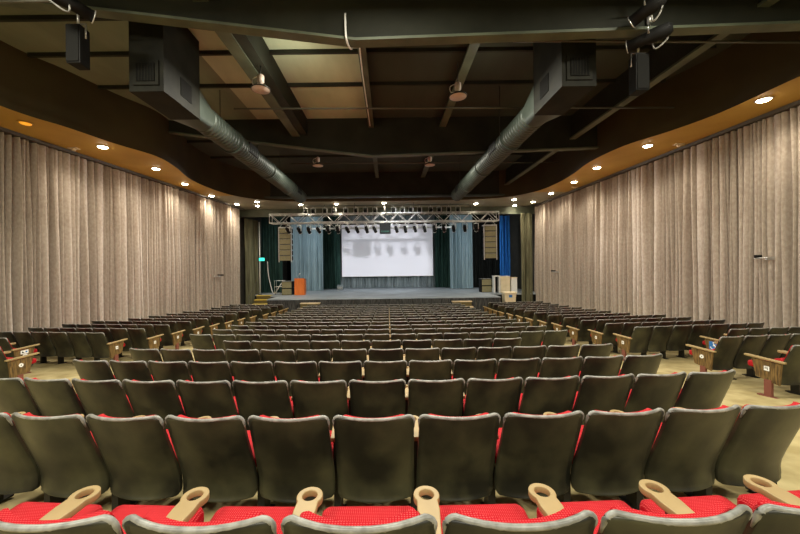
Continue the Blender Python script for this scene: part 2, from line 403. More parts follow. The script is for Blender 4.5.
drape('backdrop_curtain', [(-5.2, 29.9), (5.2, 29.9)], EYE + 4.6, M['grey_drape'], 'grey pleated backdrop curtain hanging under and behind the screen', seed=9, amp=.04, wl=.22)
drape('stage_drape', [(-9.6, 25.2), (-8.0, 25.2)], EYE + 4.4, M['dark_green'], 'dark green wing drape behind the glowing exit sign', seed=10)
drape('stage_drape', [(6.7, 28.6), (10.3, 28.6)], EYE + 4.6, M['black_drape'], 'black masking drape behind the right hanging speakers', seed=12)
drape('stage_drape', [(-8.3, 28.6), (-6.9, 28.2)], EYE + 4.6, M['black_drape'], 'black masking drape behind the left hanging speakers', seed=13)
drape('stage_drape', [(8.45, 25.0), (9.2, 25.0)], EYE + 3.75, M['bright_blue'], 'narrow bright blue drape right of the stage', amp=.05, wl=.24, seed=14)
drape('stage_drape', [(-9.78, 22.95), (-9.40, 24.2)], EYE + 3.48, M['olive_drape'], 'olive drape between the left wall curtain and stage stairs', amp=.07, wl=.36, seed=15, z0=.03)
drape('stage_drape', [(8.9, 22.2), (9.66, 22.2)], EYE + 3.48, M['olive_drape'], 'olive drape between the blue drape and right wall curtain', amp=.07, wl=.36, seed=16, z0=.03)

# projection screen
t = thing('projection_screen', 'wide white projection screen hanging above the stage', 'screen', (-.04, 29.3, EYE - .78))
q = MB(); q.box(-4.0, 4.0, 0, .03, 0, 4.55); q.build('screen_cloth', M['screen'], t)
q = MB(); q.box(-4.03, 4.03, -.01, .04, -.04, 0); q.build('bottom_bar', M['white'], t)
q = MB(); q.tube([(-4.1, .02, 4.6), (4.1, .02, 4.6)], .08, 10); q.build('roller_case', M['black'], t)
for s in (-3.6, 3.6):
    q = MB(); q.tube([(s, .02, 4.65), (s, .02, 6.4)], .012, 5); q.build('hanger', M['leg'], t)

# lectern
t = thing('lectern', 'orange wooden lectern with microphone on stage left', 'lectern', (-6.1, 22.9, ST))
q = MB(); q.box(-.33, .33, -.05, 0, 0, 1.12); bevel(q.build('front_panel', M['orange'], t), .008)
for s in (-1, 1):
    q = MB(); q.prism([(0, 0), (.42, 0), (.42, 1.0), (0, 1.12)], 'x', s * .33 - .02, s * .33 + .02); q.build('side_panel', M['orange'], t)
q = MB(); q.prism([(-.06, 1.12), (.46, 1.02), (.46, 1.05), (-.06, 1.16)], 'x', -.36, .36); bevel(q.build('reading_top', M['orange'], t), .006)
q = MB(); q.box(-.3, .3, .02, .4, .5, .53); q.build('shelf', M['orange'], t)
q = MB(); q.tube([(-.12, .15, 1.12), (-.13, .1, 1.3), (-.05, -.02, 1.42), (.02, -.1, 1.46)], .014, 6); g = q.build('microphone', M['white'], t)
q = MB(); q.tube([(.0, -.08, 1.45), (.08, -.16, 1.49)], .032, 8); q.build('microphone_head', M['white'], g)

# subwoofer stacks
def sub_stack(x, y, lab, n=2, wd=.72, flip=1):
    t = thing('subwoofer_stack', lab, 'speaker', (x, y, ST))
    for k in range(n):
        q = MB(); q.box(-wd / 2, wd / 2, 0, .7, .47 * k + .012 * (k + 1), .47 * (k + 1)); c = bevel(q.build('cabinet', M['black'], t), .01)
        q = MB(); q.box(-wd / 2 + .03, wd / 2 - .03, -.02, -.001, .47 * k + .04, .47 * (k + 1) - .03); q.build('grille', M['olive_box'], c)
    q = MB(); q.box(-wd / 2, wd / 2, .01, .69, .945, .96); q.build('top_edge', M['trim'], t)
    return t
sub_stack(-6.98, 22.9, 'two stacked olive-fronted bass speakers beside the orange lectern')
sub_stack(6.86, 23.2, 'two stacked olive-fronted bass speakers at stage right')

# rolling metal frame cart at the left wing
t = thing('equipment_trolley', 'white tubular equipment trolley at top of left stage stairs', 'trolley', (-7.75, 23.6, ST))
fr = [(-.3, 0, .1), (.3, 0, .1), (.3, 0, .98), (-.3, 0, .98), (-.3, 0, .1)]
for yy in (0, .4):
    q = MB(); q.tube([(a, b_ + yy, c) for a, b_, c in fr], .022, 6); q.tube([(-.3, yy, .55), (.3, yy, .55)], .018, 6); q.build('frame', M['white'], t)
q = MB(); q.tube([(-.25, .02, .14), (.27, .02, .93)], .03, 6); q.build('brace', M['white'], t)
q = MB(); q.box(-.3, .3, 0, .4, .08, .12); q.build('deck', M['black'], t)
for sx in (-.27, .27):
    for sy in (.03, .37):
        q = MB(); q.tube([(sx - .02, sy, .045), (sx + .02, sy, .045)], .045, 10); q.build('caster', M['black'], t)
# pole with glowing sign
t = thing('wing_pole', 'tall pale vertical pole beside the left stage stairs', 'pole', (-9.2, 23.6 + .3, ST))
q = MB(); q.tube([(0, 0, 0.02), (0, 0, 5.2)], .045, 8); q.build('pole', M['white'], t)
q = MB(); q.lathe([(.16, 0), (.16, .02), (.06, .05)], (0, 0, 0), 14); q.build('base_plate', M['black'], t)
t = thing('exit_sign', 'small glowing teal exit sign on the pale pole', 'exit sign', (-8.98, 23.70, EYE + .52))
q = MB(); q.box(-.22, .22, 0, .08, 0, .26); bevel(q.build('housing', M['black'], t), .01)
q = MB(); q.box(-.20, .20, -.012, 0, .02, .24); q.build('lit_face', M['exit'], t)
q = MB(); q.tube([(-.18, .04, .26), (-.18, .12, .42)], .012, 6); q.tube([(-.18, .12, .42), (-.21, .12, .42)], .012, 6); q.build('bracket', M['leg'], t)
q = MB(); q.tube(catmull([(-8.75, 24.2, EYE + .5), (-8.7, 24.2, EYE - .4), (-8.55, 24.2, EYE - 1.2), (-8.35, 24.1, EYE - 1.75), (-8.1, 24.1, EYE - 1.84)], 5), .03, 6)
tag(q.build('hanging_cable', M['white']), 'pale cable hanging down below the exit sign', 'cable')

# left stairs with yellow nosings
t = thing('stage_stairs', 'dark stairs with yellow treads at left end of stage', 'stairs', (-8.65, 22.3, 0))
for k in range(4):
    q = MB(); q.box(-.62, .62, .36 * k, 1.46, .265 * k + .02, .265 * (k + 1) - .04); q.build('riser', M['darkstep'], t)
    q = MB(); q.box(-.64, .64, .36 * k - .03, .36 * k + .36, .265 * (k + 1) - .04, .265 * (k + 1)); q.build('tread', M['yellow'], t)
q = MB(); q.tube([(-.68, -.1, .3), (-.68, -.1, 1.0), (-.68, 1.4, 2.05), (-.68, 1.4, 1.12)], .022, 6); q.tube([(-.68, -.1, .02), (-.68, -.1, .3)], .022, 6); q.build('handrail', M['pipe'], t)
# wooden steps against the stage front
def front_steps(x, lab):
    t = thing('stage_steps', lab, 'steps', (x, 19.9, floor_z(19.6)))
    for k in range(3):
        y1 = -.0 - .0; y0 = -.9 + .3 * k
        q = MB(); q.box(-.55, .55, y0 + .02, -.02, .29 * k + .01, .29 * (k + 1) - .05); q.build('riser', M['darkstep'], t)
        q = MB(); q.box(-.58, .58, y0, y0 + .31 if k < 2 else -.0, .29 * (k + 1) - .05, .29 * (k + 1)); q.build('tread', M['tread'], t)
front_steps(-4.63, 'pale wooden steps up to the stage front, left of centre')
front_steps(4.35, 'pale wooden steps up to the stage front, right of centre')

# wedge monitor on stage
t = thing('floor_monitor', 'small grey wedge monitor on stage left of screen', 'speaker', (-4.05, 28.2, ST))
q = MB(); q.prism([(-.25, 0), (.25, 0), (.25, .12), (-.02, .42), (-.25, .3)], 'x', -.26, .26); bevel(q.build('cabinet', M['grey_drape'], t), .02)
q = MB(); q.prism([(-.268, .03), (-.253, .03), (-.253, .27), (-.268, .27)], 'x', -.22, .22); q.build('grille', M['trim'], t)

# clutter right of stage
t = thing('display_stand', 'white open-fronted stand beside the cream cabinet', 'stand', (7.45, 22.75, ST))
for a, c, e, g in ((-.21, -.14, .02, 1.12), (.14, .21, .02, 1.12)):
    q = MB(); q.box(a, c, 0, .4, e, g); q.build('side_panel', M['white'], t)
q = MB(); q.box(-.22, .22, -.02, .42, 1.12, 1.17); q.build('top', M['white'], t)
q = MB(); q.box(-.14, .14, .34, .38, .04, 1.1); q.build('back_panel', M['black'], t)
t = thing('storage_cabinet', 'cream storage cabinet standing behind the cream bin', 'cabinet', (8.0, 22.75, ST))
q = MB(); q.box(-.32, .32, 0, .5, .03, 1.12); bevel(q.build('body', M['cream'], t), .01)
q = MB(); q.box(-.31, -.005, -.02, -.001, .06, 1.08); q.build('door', M['cream'], t)
q = MB(); q.box(.005, .31, -.02, -.001, .06, 1.08); q.build('door', M['cream'], t)
q = MB(); q.box(-.33, .33, -.03, .51, 1.121, 1.15); q.build('top', M['white'], t)
t = thing('pedestal_box', 'slim pale box standing right of the cream cabinet', 'box', (8.6, 22.7, ST))
q = MB(); q.box(-.2, .2, 0, .4, .02, 1.0); bevel(q.build('body', M['white'], t), .02)
q = MB(); q.box(-.21, .21, -.01, .41, 1.0, 1.06); q.build('lid', M['cream'], t)
t = thing('wheeled_bin', 'cream wheeled bin with blue label beside the stage', 'bin', (7.6, 21.0, floor_z(21)))
q = MB(); q.loft([[(x * .8, y * .8, .1) for x, y in rrect(.74, .62, .06)], [(x, y, 1.22) for x, y in rrect(.74, .62, .06)]], smooth=False); q.build('body', M['cream'], t)
q = MB(); q.loft([[(x, y, z) for x, y in rrect(.82 - i, .70 - i, .06)] for z, i in ((1.22, 0), (1.28, 0), (1.33, .2))], smooth=False); q.build('lid', M['cream'], t)
q = MB(); q.box(-.10, .10, -.318, -.30, .98, 1.14); q.build('blue_label', M['plate_blue'], t)
for sx in (-.28, .28):
    q = MB(); q.tube([(sx - .03, .2, .1), (sx + .03, .2, .1)], .1, 14); q.build('wheel', M['black'], t)
    q = MB(); q.box(sx - .03, sx + .03, -.24, -.18, 0, .1); q.build('foot', M['black'], t)

# ------------------------------------------------------------------ line arrays, truss and stage lights
def line_array(x, lab):
    t = thing('line_array', lab, 'speaker', (x, 21.4, EYE + .45))
    for k in range(6):
        z0 = .02 + .355 * k
        q = MB(); q.prism([(0, z0), (.5, z0 + .05), (.5, z0 + .29), (0, z0 + .335)], 'x', -.37, .37); c = bevel(q.build('cabinet', M['black'], t), .01)
        q = MB(); q.box(-.35, .35, -.02, -.001, z0 + .02, z0 + .315); q.build('grille', M['olive_box'], c)
        q = MB(); q.box(-.37, .37, -.03, -.002, z0 + .318, z0 + .335); q.build('edge_strip', M['trim'], c)
    for s in (-1, 1):
        q = MB(); q.box(s * .40 - .02, s * .40 + .02, -.02, .04, -.06, 2.2); q.build('side_rail', M['chrome'], t)
        q = MB(); q.tube([(s * .38, .1, 2.18), (s * .05, .1, 2.62)], .02, 6); q.build('hanging_strap', M['chrome'], t)
    q = MB(); q.box(-.42, .42, 0, .4, 2.14, 2.2); q.build('fly_frame', M['chrome'], t)
line_array(-6.6, 'six-box hanging line array speaker at stage left')
line_array(6.6, 'six-box hanging line array speaker at stage right')

def truss(x0, x1, y, z, h, d, lab, yoff=0):
    t = thing('lighting_truss', lab, 'truss', (x0, y, z))
    L = x1 - x0
    for zz in (0, h):
        for yy in (0, d):
            q = MB(); q.tube([(0, yy, zz), (L, yy, zz)], .032, 8); q.build('chord', M['truss'], t)
    q = MB(); n = int(L / .55)
    for k in range(n):
        a, c = L * k / n, L * (k + 1) / n
        for yy in (0, d): q.tube([(a, yy, 0 if k % 2 else h), (c, yy, h if k % 2 else 0)], .018, 5)
        q.tube([(a, 0, 0), (c, d, 0)], .015, 5); q.tube([(a, 0, h), (a, d, h)], .015, 5)
    q.build('lattice', M['truss'], t)
    for xx in (0, L):
        q = MB(); q.tube([(xx, 0, 0), (xx, 0, h), (xx, d, h), (xx, d, 0), (xx, 0, 0)], .03, 6); q.build('end_frame', M['truss'], t)
    k = 0
    for xx in (L * .12, L * .37, L * .63, L * .88):
        q = MB(); q.tube([(xx, d / 2, h), (xx, d / 2, HS - z - .01 if y < 22.5 else h + 2)], .012, 5); q.build('hanger', M['leg'], t)
truss(-7.25, 6.85, 20.45, EYE + 2.78, .55, .5, 'long aluminium lighting truss across the stage front')
truss(-5.3, 4.6, 22.95, EYE + 2.72, .45, .45, 'second aluminium truss behind the front lighting truss')

def spotlight(x, y, z, down, yaw, lab, grp, hang=.35):
    """profile spotlight on a yoke below (or above) its pipe"""
    t = thing('spotlight', lab, 'spotlight', (x, y, z), yaw, grp)
    tilt = Matrix.Rotation(R(-down), 4, 'X')
    q = MB(); q.tube([(0, -.22, 0), (0, -.2, 0), (0, .0, 0), (0, .22, 0)], [.05, .085, .105, .10], 10); q.xf(tilt); bd = q.build('body', M['black'], t)
    q = MB(); q.tube([(0, .221, 0), (0, .24, 0)], .11, 12); q.xf(tilt); q.build('lens_rim', M['chrome'], bd)
    q = MB(); q.tube([(-.14, 0, -.06), (-.14, 0, hang - .06), (.14, 0, hang - .06), (.14, 0, -.06)], .030, 6); q.build('yoke', M['truss'], t)
    q = MB(); q.tube([(0, 0, hang - .06), (0, 0, hang + .03)], .03, 6); q.build('clamp', M['chrome'], t)
p = thing('lighting_pipe', 'thin grey pipe carrying upper stage spotlights under the soffit', 'pipe', (0, 21.2, EYE + 3.93))
q = MB(); q.tube([(-5.7, 0, 0), (5.2, 0, 0)], .03, 8); q.build('pipe', M['pipe'], p)
for xx in (-4, 0, 4):
    q = MB(); q.tube([(xx, 0, 0), (xx, 0, .088)], .015, 6); q.build('hanger', M['leg'], p)
ux = [-5.2, -4.72, -3.98, -3.4, -2.65, -2.0, -1.4, -.8, .4, .95, 1.5, 2.05, 2.75, 3.3, 3.9, 4.5]
for k, x in enumerate(ux):
    spotlight(x, 21.2, EYE + 3.50, 30 + 10 * (k % 3), R(8 * ((k * 7) % 5 - 2)), f'black stage spotlight, {ordn(k + 1)} from left on the pipe above truss', 'spotlights on the upper pipe')
lx = [-6.2, -5.5, -4.9, -4.3, -3.7, -3.1, -2.5, -1.9, -1.3, -.8, .55, 1.1, 1.7, 2.3, 2.9, 3.5, 4.1, 4.8, 5.5]
for k, x in enumerate(lx):
    spotlight(x, 20.7, EYE + 2.35, 38 + 8 * (k % 3), R(10 * ((k * 5) % 5 - 2)), f'black stage spotlight, {ordn(k + 1)} from left hanging below front truss', 'spotlights below the front truss')
# projector
t = thing('projector', 'black box projector hanging from centre of the truss', 'projector', (-.15, 20.6, EYE + 2.1))
q = MB(); q.box(-.34, .34, -.1, .6, 0, .62); bevel(q.build('body', M['black'], t), .03)
q = MB(); q.box(-.25, .25, -.115, -.101, .04, .14); q.build('vent', M['dark_green'], t)
q = MB(); q.tube([(.0, .6, .32), (0, .7, .32)], .1, 14); q.build('lens', M['lens'], t)
q = MB(); q.tube([(0, .25, .62), (0, .25, 1.7)], .06, 8); q.build('mount_pole', M['leg'], t)

# ------------------------------------------------------------------ ducts
def duct(x, lab, lab2):
    t = thing('air_duct', lab, 'duct', (x, 0, EYE))
    zb, zt, y0, y1, hw = 3.62, 5.5, 6.75, 8.05, .35
    q = MB(); q.box(-hw, hw, y0, y1, zb, zt); q.build('plenum_box', M['duct_box'], t)
    q = MB(); q.box(-.26, .26, y0 - .03, y0 - .001, zb + .12, zb + .62); gr = q.build('grille', M['duct_box'], t)
    q = MB(); q.box(-.19, .19, y0 - .045, y0 - .031, zb + .19, zb + .55)
    q.build('opening', M['black_wall'], gr)
    q = MB()
    for k in range(7): q.box(-.19 + .058 * k + .012, -.19 + .058 * k + .022, y0 - .055, y0 - .046, zb + .19, zb + .55)
    q.build('louvre', M['duct_box'], gr)
    sx = -1 if x > 0 else 1
    q = MB(); q.box(min(sx * hw, sx * (hw + .01)), max(sx * hw, sx * (hw + .01)), y0 + .55, y0 + .95, zb + .2, zb + .6); q.build('side_hatch', M['black_wall'], t)
    c0 = Vector((0, y1, zb + .37))
    n = 24
    sq = [(hw * max(-1, min(1, 1.42 * math.cos(2 * math.pi * j / n))), y1, c0.z + .36 * max(-1, min(1, 1.42 * math.sin(2 * math.pi * j / n)))) for j in range(n)]
    ci = [(.34 * math.cos(2 * math.pi * j / n), y1 + .75, c0.z + .34 * math.sin(2 * math.pi * j / n)) for j in range(n)]
    q = MB(); q.loft([sq, ci], capa=False, capb=False); q.build('transition', M['duct'], t)
    yy = y1 + .75; pts, rr = [], []
    while yy < 18.6:
        for dy, r_ in ((0, .335), (.06, .335), (.07, .348), (.10, .348), (.11, .335)): pts.append((0, yy + dy, c0.z)); rr.append(r_)
        yy += .16
    q = MB(); q.tube(pts, rr, 24); q.build('round_duct', M['duct'], t)
    for yb in (10.4, 13.4, 16.2):
        q = MB(); q.tube([(0, yb, c0.z), (0, yb + .1, c0.z)], .375, 24); q.build('collar', M['duct'], t)
        q = MB(); q.tube([(-.36, yb + .05, c0.z), (-.36, yb + .05, 5.9)], .012, 5); q.build('hanger', M['leg'], t)
    for yb in (11.0, 16.9):
        q = MB(); q.box(sx * .22 - .12, sx * .22 + .12, yb, yb + .7, c0.z + .05 - .18, c0.z + .20); 
        q.build('air_outlet', M['black'], t)
duct(-4.85, 'box plenum and long round air duct on left of ceiling', '')
duct(3.92, 'box plenum and long round air duct on right of ceiling', '')

# thin crosswise pipes and conduits
for pts, lab in (([(-9.3, 5.0, EYE + 4.42), (-6.6, 5.7, EYE + 4.62), (-5.6, 5.75, EYE + 4.66)], 'thin pipe behind the left hanging loudspeaker'),
                 ([(2.6, 6.75, EYE + 4.55), (8.9, 6.75, EYE + 4.45)], 'thin pipe behind the right hanging loudspeaker'),
                 ([(-4.2, 9.2, EYE + 4.42), (8.3, 9.6, EYE + 4.5)], 'thin sprinkler pipe across ceiling between the two near beams'),
                 ([(-4.5, 15.6, EYE + 4.9), (8.2, 15.9, EYE + 4.9)], 'thin sprinkler pipe across ceiling near the stage')):
    q = MB(); q.tube(pts, .025, 8); tag(q.build('ceiling_pipe', M['pipe']), lab, 'pipe', 'ceiling pipes')
q = MB(); q.tube(catmull([(-.72, 6.03, EYE + 4.6), (-.7, 6.02, EYE + 4.12), (-.64, 6.5, EYE + 4.3), (-.6, 6.7, EYE + 5.2), (-.62, 9, EYE + 5.2), (-.6, 12.3, EYE + 5.22)], 6), .018, 6)
tag(q.build('ceiling_cable', M['white']), 'pale cable clipped along the middle purlin', 'cable')

# hanging loudspeakers and spot fixtures near the front beam
def hung_speaker(x, y, zt, lab):
    t = thing('hanging_loudspeaker', lab, 'speaker', (x, y, EYE + zt))
    q = MB(); q.prism([(-.125, -.11), (.125, -.11), (.10, .13), (-.10, .13)], 'z', -.70, 0); bevel(q.build('cabinet', M['black'], t), .015)
    q = MB(); q.box(-.11, .11, -.125, -.111, -.67, -.03); q.build('grille', M['black_wall'], t)
    q = MB(); q.tube([(-.135, 0, -.2), (-.135, 0, .06), (.135, 0, .06), (.135, 0, -.2)], .015, 6); q.tube([(0, 0, .06), (0, 0, .3)], .02, 6); q.build('bracket', M['chrome'], t)
def profile_lamp(c, d, L, lab):
    t = thing('profile_spotlight', lab, 'spotlight', c)
    d = Vector(d).normalized()
    q = MB(); q.tube([d * -L * .5, d * -L * .42, d * -L * .1, d * L * .1, d * L * .5], [.07, .115, .125, .10, .10], 14); bd = q.build('barrel', M['black'], t)
    q = MB(); q.tube([d * L * .5, d * L * .52], .115, 14); q.build('lens_rim', M['chrome'], bd)
    q = MB(); q.tube([d * L * .521, d * L * .524], .09, 14); q.build('lens', M['lens'], bd)
    sd = d.cross(Vector((0, 0, 1))).normalized()
    q = MB(); q.tube([sd * .15, sd * .15 + Vector((0, 0, .25)), sd * -.15 + Vector((0, 0, .25)), sd * -.15], .015, 6); q.build('yoke', M['chrome'], t)
    q = MB(); q.tube([(0, 0, .25), (0, 0, .42)], .04, 8); q.build('clamp', M['chrome'], t)
    q = MB(); q.tube(catmull([d * -L * .45, d * -L * .3 + Vector((.05, 0, -.16)), Vector((.08, 0, -.2)), Vector((.05, 0, .2))], 5), .015, 5); q.build('lead', M['trim'], t)
hung_speaker(-5.53, 6.0, 4.38, 'black loudspeaker box hanging from ceiling at upper left')
profile_lamp((-5.3, 5.5, EYE + 4.48), (.55, .72, -.16), .75, 'black profile spotlight above the left hanging loudspeaker')
hung_speaker(4.82, 6.35, 3.96, 'black loudspeaker box hanging from ceiling at upper right')
profile_lamp((4.84, 6.1, EYE + 4.15), (-.62, .6, -.06), .66, 'black profile spotlight above the right hanging loudspeaker')
profile_lamp((4.5, 5.7, EYE + 4.36), (-.5, .7, -.3), .5, 'short black spotlight clamped under the front beam at right')

# high-bay pendant lamps
for x, y, z, lab in ((-3.08, 8.2, 4.4, 'round pendant lamp under the deep girder, near the left duct'), (1.86, 8.6, 4.37, 'round pendant lamp under the near right purlin'),
                     (-2.96, 14.3, 4.38, 'small far pendant lamp left of centre'), (1.86, 14.4, 4.38, 'small far pendant lamp right of centre')):
    t = thing('pendant_lamp', lab, 'lamp', (x, y, EYE + z), 0, 'pendant lamps')
    q = MB(); q.lathe([(.10, .02), (.23, 0), (.235, .02), (.12, .09), (.03, .14)], n=22); q.build('shade', M['leg'], t)
    q = MB(); q.lathe([(.215, -.004), (.215, .004)], n=22); q.build('lamp_face', M['lamp_face'], t)
    q = MB(); q.lathe([(.03, .14), (.04, .16), (.085, .19), (.085, .34), (.04, .38)], n=14); q.build('ballast', M['lamp_face'], t)
    q = MB(); q.tube(catmull([(-.08, 0, .33), (-.2, 0, .26), (-.18, 0, .12), (-.05, 0, .16)], 5), .012, 5); q.build('lead', M['white'], t)
    q = MB(); q.tube([(0, 0, .38), (0, 0, (.60 if x < 0 and y < 12 else (.90 if x > 0 else 1.35)))], .012, 5); q.build('hanger', M['leg'], t)

# recessed downlights
DL = []
def downlight(x, y, power, lab, grp, on=True, spot=150, z=None):
    t = thing('downlight', lab, 'downlight', (x, y, HS - .002), 0, grp)
    q = MB(); q.lathe([(.16, 0), (.16, -.02), (.13, -.025), (.13, -.012)], n=18); q.build('trim_ring', M['white'] if on else M['soffit'], t)
    q = MB(); q.lathe([(.125, -.021), (.10, -.045), (.05, -.06)], n=18); q.build('lamp', M['lamp_on'] if on else M['amber'], t)
    if on:
        l = bpy.data.lights.new('downlight_bulb', 'SPOT'); l.energy = power; l.color = (1.0, .87, .70); l.spot_size = R(spot); l.spot_blend = 1; l.shadow_soft_size = .08
        o = bpy.data.objects.new('downlight_bulb', l); COL.objects.link(o); o.location = (x, y, HS - .075); DL.append(o)
LP = ((-9.2, 10.8), (-9.15, 13.2), (-9.46, 15.6), (-9.6, 18.2), (-9.3, 20.6))
for k, (x, y) in enumerate(LP): downlight(x, y, 400, f'lit downlight in left soffit, {ordn(k + 1)} from the camera', 'left soffit downlights')
RP = ((9.3, 8.2), (8.86, 11.3), (8.7, 13.8), (9.05, 16.1), (9.15, 18.6), (9.2, 21.0))
for k, (x, y) in enumerate(RP): downlight(x, y, 400, f'lit downlight in right soffit, {ordn(k + 1)} from the camera', 'right soffit downlights')
FP = ((-8.3, 21.3), (-7.8, 19.95), (-5.45, 21.0), (-3.2, 20.9), (-.2, 20.8), (5.7, 21.4), (7.7, 20.2), (8.5, 22.2))
FL = ('lower of two downlights near left end of stage soffit', 'upper of two downlights near left end of stage soffit', 'front soffit downlight above left hanging speaker', 'front soffit downlight between left speaker and centre', 'front soffit downlight above the projector', 'front soffit downlight left of right hanging speaker', 'upper of two downlights near right end of stage soffit', 'lower of two downlights near right end of stage soffit')
for (x, y), lab in zip(FP, FL): downlight(x, y, 120, lab, 'front soffit downlights')
downlight(-9.75, 9.0, 0, 'dim amber recessed lamp in left soffit', 'left soffit downlights', on=False)
# small sensors along the soffit edge
for x, y, lab in ((left_x(11) + .42, 10.9, 'small beige sensor box on left soffit near curtain top'), (right_x(12.1) - .42, 11.2, 'small beige sensor box on right soffit near curtain top'), (right_x(17.6) - .4, 17.2, 'small beige sensor box on right soffit toward the stage')):
    t = thing('soffit_sensor', lab, 'sensor', (x, y, HS - .003))
    q = MB(); q.box(-.14, .14, -.08, .08, -.03, 0); q.build('base', M['cream'], t)
    q = MB(); q.lathe([(.07, -.03), (.05, -.09)], n=12); q.build('dome', M['cream'], t)

# ------------------------------------------------------------------ theatre seats
def by(b_): return b_ - .30
prof = catmull([(.178, .215), (.190, .248), (.192, .325), (.172, .405), (.115, .555), (.055, .71), (.0, .868)], 3)
def prof_at(v):
    k = v * (len(prof) - 1); i = min(int(k), len(prof) - 2); t = k - i
    return tuple(prof[i][d] + (prof[i + 1][d] - prof[i][d]) * t for d in (0, 1))
ZB, ZT = .215, .868
def half_w(z):
    w_ = .272 - .008 * max(0, (z - .4) / .5)
    d = ZT - z; rt = .034
    if d < rt: w_ -= rt - math.sqrt(max(0, rt * rt - (rt - d) ** 2))
    d = z - ZB; rb = .045
    if d < rb: w_ -= rb - math.sqrt(max(0, rb * rb - (rb - d) ** 2))
    return w_
def bow(u, z): return .055 * abs(u) ** 2.2
def shell_mesh(front, shrink, z0=None, z1=None, bulge=0, nu=12):
    """slab following the reclined back; 'front' = (near face offset, far face offset) towards the sitter"""
    vs = [0, .012, .03, .055, .085, .13, .2, .3, .42, .55, .68, .8, .88, .93, .96, .98, .993, 1]
    rows = []
    for v in vs:
        b_, z = prof_at(v)
        ridge = .0
        if z < .33 and front[0] == 0: ridge = -.004 * max(0, math.sin((z - .215) * 2 * math.pi / .034))
        rows.append((b_ + ridge, z))
    if z0 is not None: rows = [(b_, z0 + (z1 - z0) * (z - ZB) / (ZT - ZB)) for b_, z in rows]
    g = MB(); bm = g.bm
    def zz_b(z):   # profile b at height z
        for (b0, za), (b1, zb) in zip(prof[:-1], prof[1:]):
            if za <= z <= zb: return b0 + (b1 - b0) * (z - za) / (zb - za)
        return prof[-1][0] + (prof[-1][0] - prof[-2][0]) / (prof[-1][1] - prof[-2][1]) * (z - prof[-1][1]) if z > ZT else prof[0][0]
    A, B = [], []
    for (b_, z), v in zip(rows, vs):
        zn = z if z0 is None else ZB + (ZT - ZB) * (z - z0) / (z1 - z0)
        hw = half_w(zn) - shrink
        bb = b_ if z0 is None else zz_b(z)
        A.append([bm.verts.new((hw * u, by(bb + bow(u, z) + front[0]), z)) for u in [(-1 + 2 * k / nu) for k in range(nu + 1)]])
        B.append([bm.verts.new((hw * u, by(bb + bow(u, z) + front[1] + bulge * (1 - u * u) * math.sin(math.pi * min(1, max(0, v)))), z)) for u in [(-1 + 2 * k / nu) for k in range(nu + 1)]])
    n = len(A)
    for S, flip in ((A, False), (B, True)):
        for i in range(n - 1):
            for k in range(nu):
                q = (S[i][k], S[i][k + 1], S[i + 1][k + 1], S[i + 1][k]); q = q[::-1] if flip else q
                bm.faces.new(q).smooth = True
    for i in range(n - 1):
        for k in (0, nu): bm.faces.new((A[i][k], B[i][k], B[i + 1][k], A[i + 1][k]))
    for i in (0, n - 1):
        for k in range(nu): bm.faces.new((A[i][k], B[i][k], B[i][k + 1], A[i][k + 1]))
    return g
MS = {}
MS['backrest'] = shell_mesh((0, .024), 0).mesh('seat_shell', M['shell'])
MS['back_cushion'] = shell_mesh((.0245, .055), .045, .40, .860, .02).mesh('back_cushion', M['red'])
# pale worn edging along the top and round the corners
g = MB(); pts = []
def edge_pt(z, s):
    k = 0
    for (b0, za), (b1, zb) in zip(prof[:-1], prof[1:]):
        if za <= z <= zb + 1e-6: k = b0 + (b1 - b0) * (z - za) / (zb - za)
    return (s * half_w(z), by(k + bow(1, z) + .010), z)
left = [edge_pt(z, -1) for z in (.775, .81, .825, .84, .853, .861, .866)]
mid = [(u * (half_w(ZT)), by(bow(u, ZT) + .010), ZT) for u in (-1, -.8, -.6, -.4, -.2, 0, .2, .4, .6, .8, 1)]
path = left + mid + [(-x, y, z) for x, y, z in left[::-1]]
g.tube(path, [.004, .008, .011] + [.0115] * (len(path) - 6) + [.011, .008, .004], 8)
MS['edge_trim'] = g.mesh('edge_trim', M['trim'])
# seat cushion
def cushion_rings():
    out = []
    for ins, z in ((.03, .392), (.008, .400), (0, .42), (0, .455), (.006, .474), (.02, .486), (.05, .492), (.12, .495)):
        ol = rrect(.495 - 2 * ins, .41 - 2 * ins, max(.05 - ins, .015), 5)
        out.append([(x, by(.455 + y), z + (.012 * max(0, (y + .0) / .23)) - (.03 * max(0, -y / .23))) for x, y in ol])
    return out
MS['seat_cushion'] = MB().loft(cushion_rings()).mesh('seat_cushion', M['red'])
g = MB(); g.loft([[(x, by(.45 + y), z) for x, y in rrect(.45 - i, .36 - i, .05, 4)] for z, i in ((.30, .16), (.335, .04), (.39, 0))], smooth=True)
MS['seat_pan'] = g.mesh('seat_pan', M['leg'])
# armrest with cup ring: a 2-D outline with a hole
def plate(outlines, half, bev, name, mat):
    cu = bpy.data.curves.new(name, 'CURVE'); cu.dimensions = '2D'; cu.fill_mode = 'BOTH'; cu.extrude = half; cu.bevel_depth = bev; cu.bevel_resolution = 1
    for ol in outlines:
        sp = cu.splines.new('POLY'); sp.points.add(len(ol) - 1); sp.use_cyclic_u = True
        for p_, (x, y) in zip(sp.points, ol): p_.co = (x, y, 0, 1)
    o = bpy.data.objects.new(name, cu); COL.objects.link(o)
    dg = bpy.context.evaluated_depsgraph_get()
    me = bpy.data.meshes.new_from_object(o.evaluated_get(dg)); bpy.data.objects.remove(o); me.name = name
    me.materials.clear(); me.materials.append(mat); return me
rc, ro, rh = .500, .058, .039
oo = [(-.029, .235), (.029, .235), (.036, .30), (.047, .41)] + [(ro * math.cos(R(a)), rc + ro * math.sin(R(a))) for a in range(-40, 221, 13)] + [(-.047, .41), (-.036, .30)]
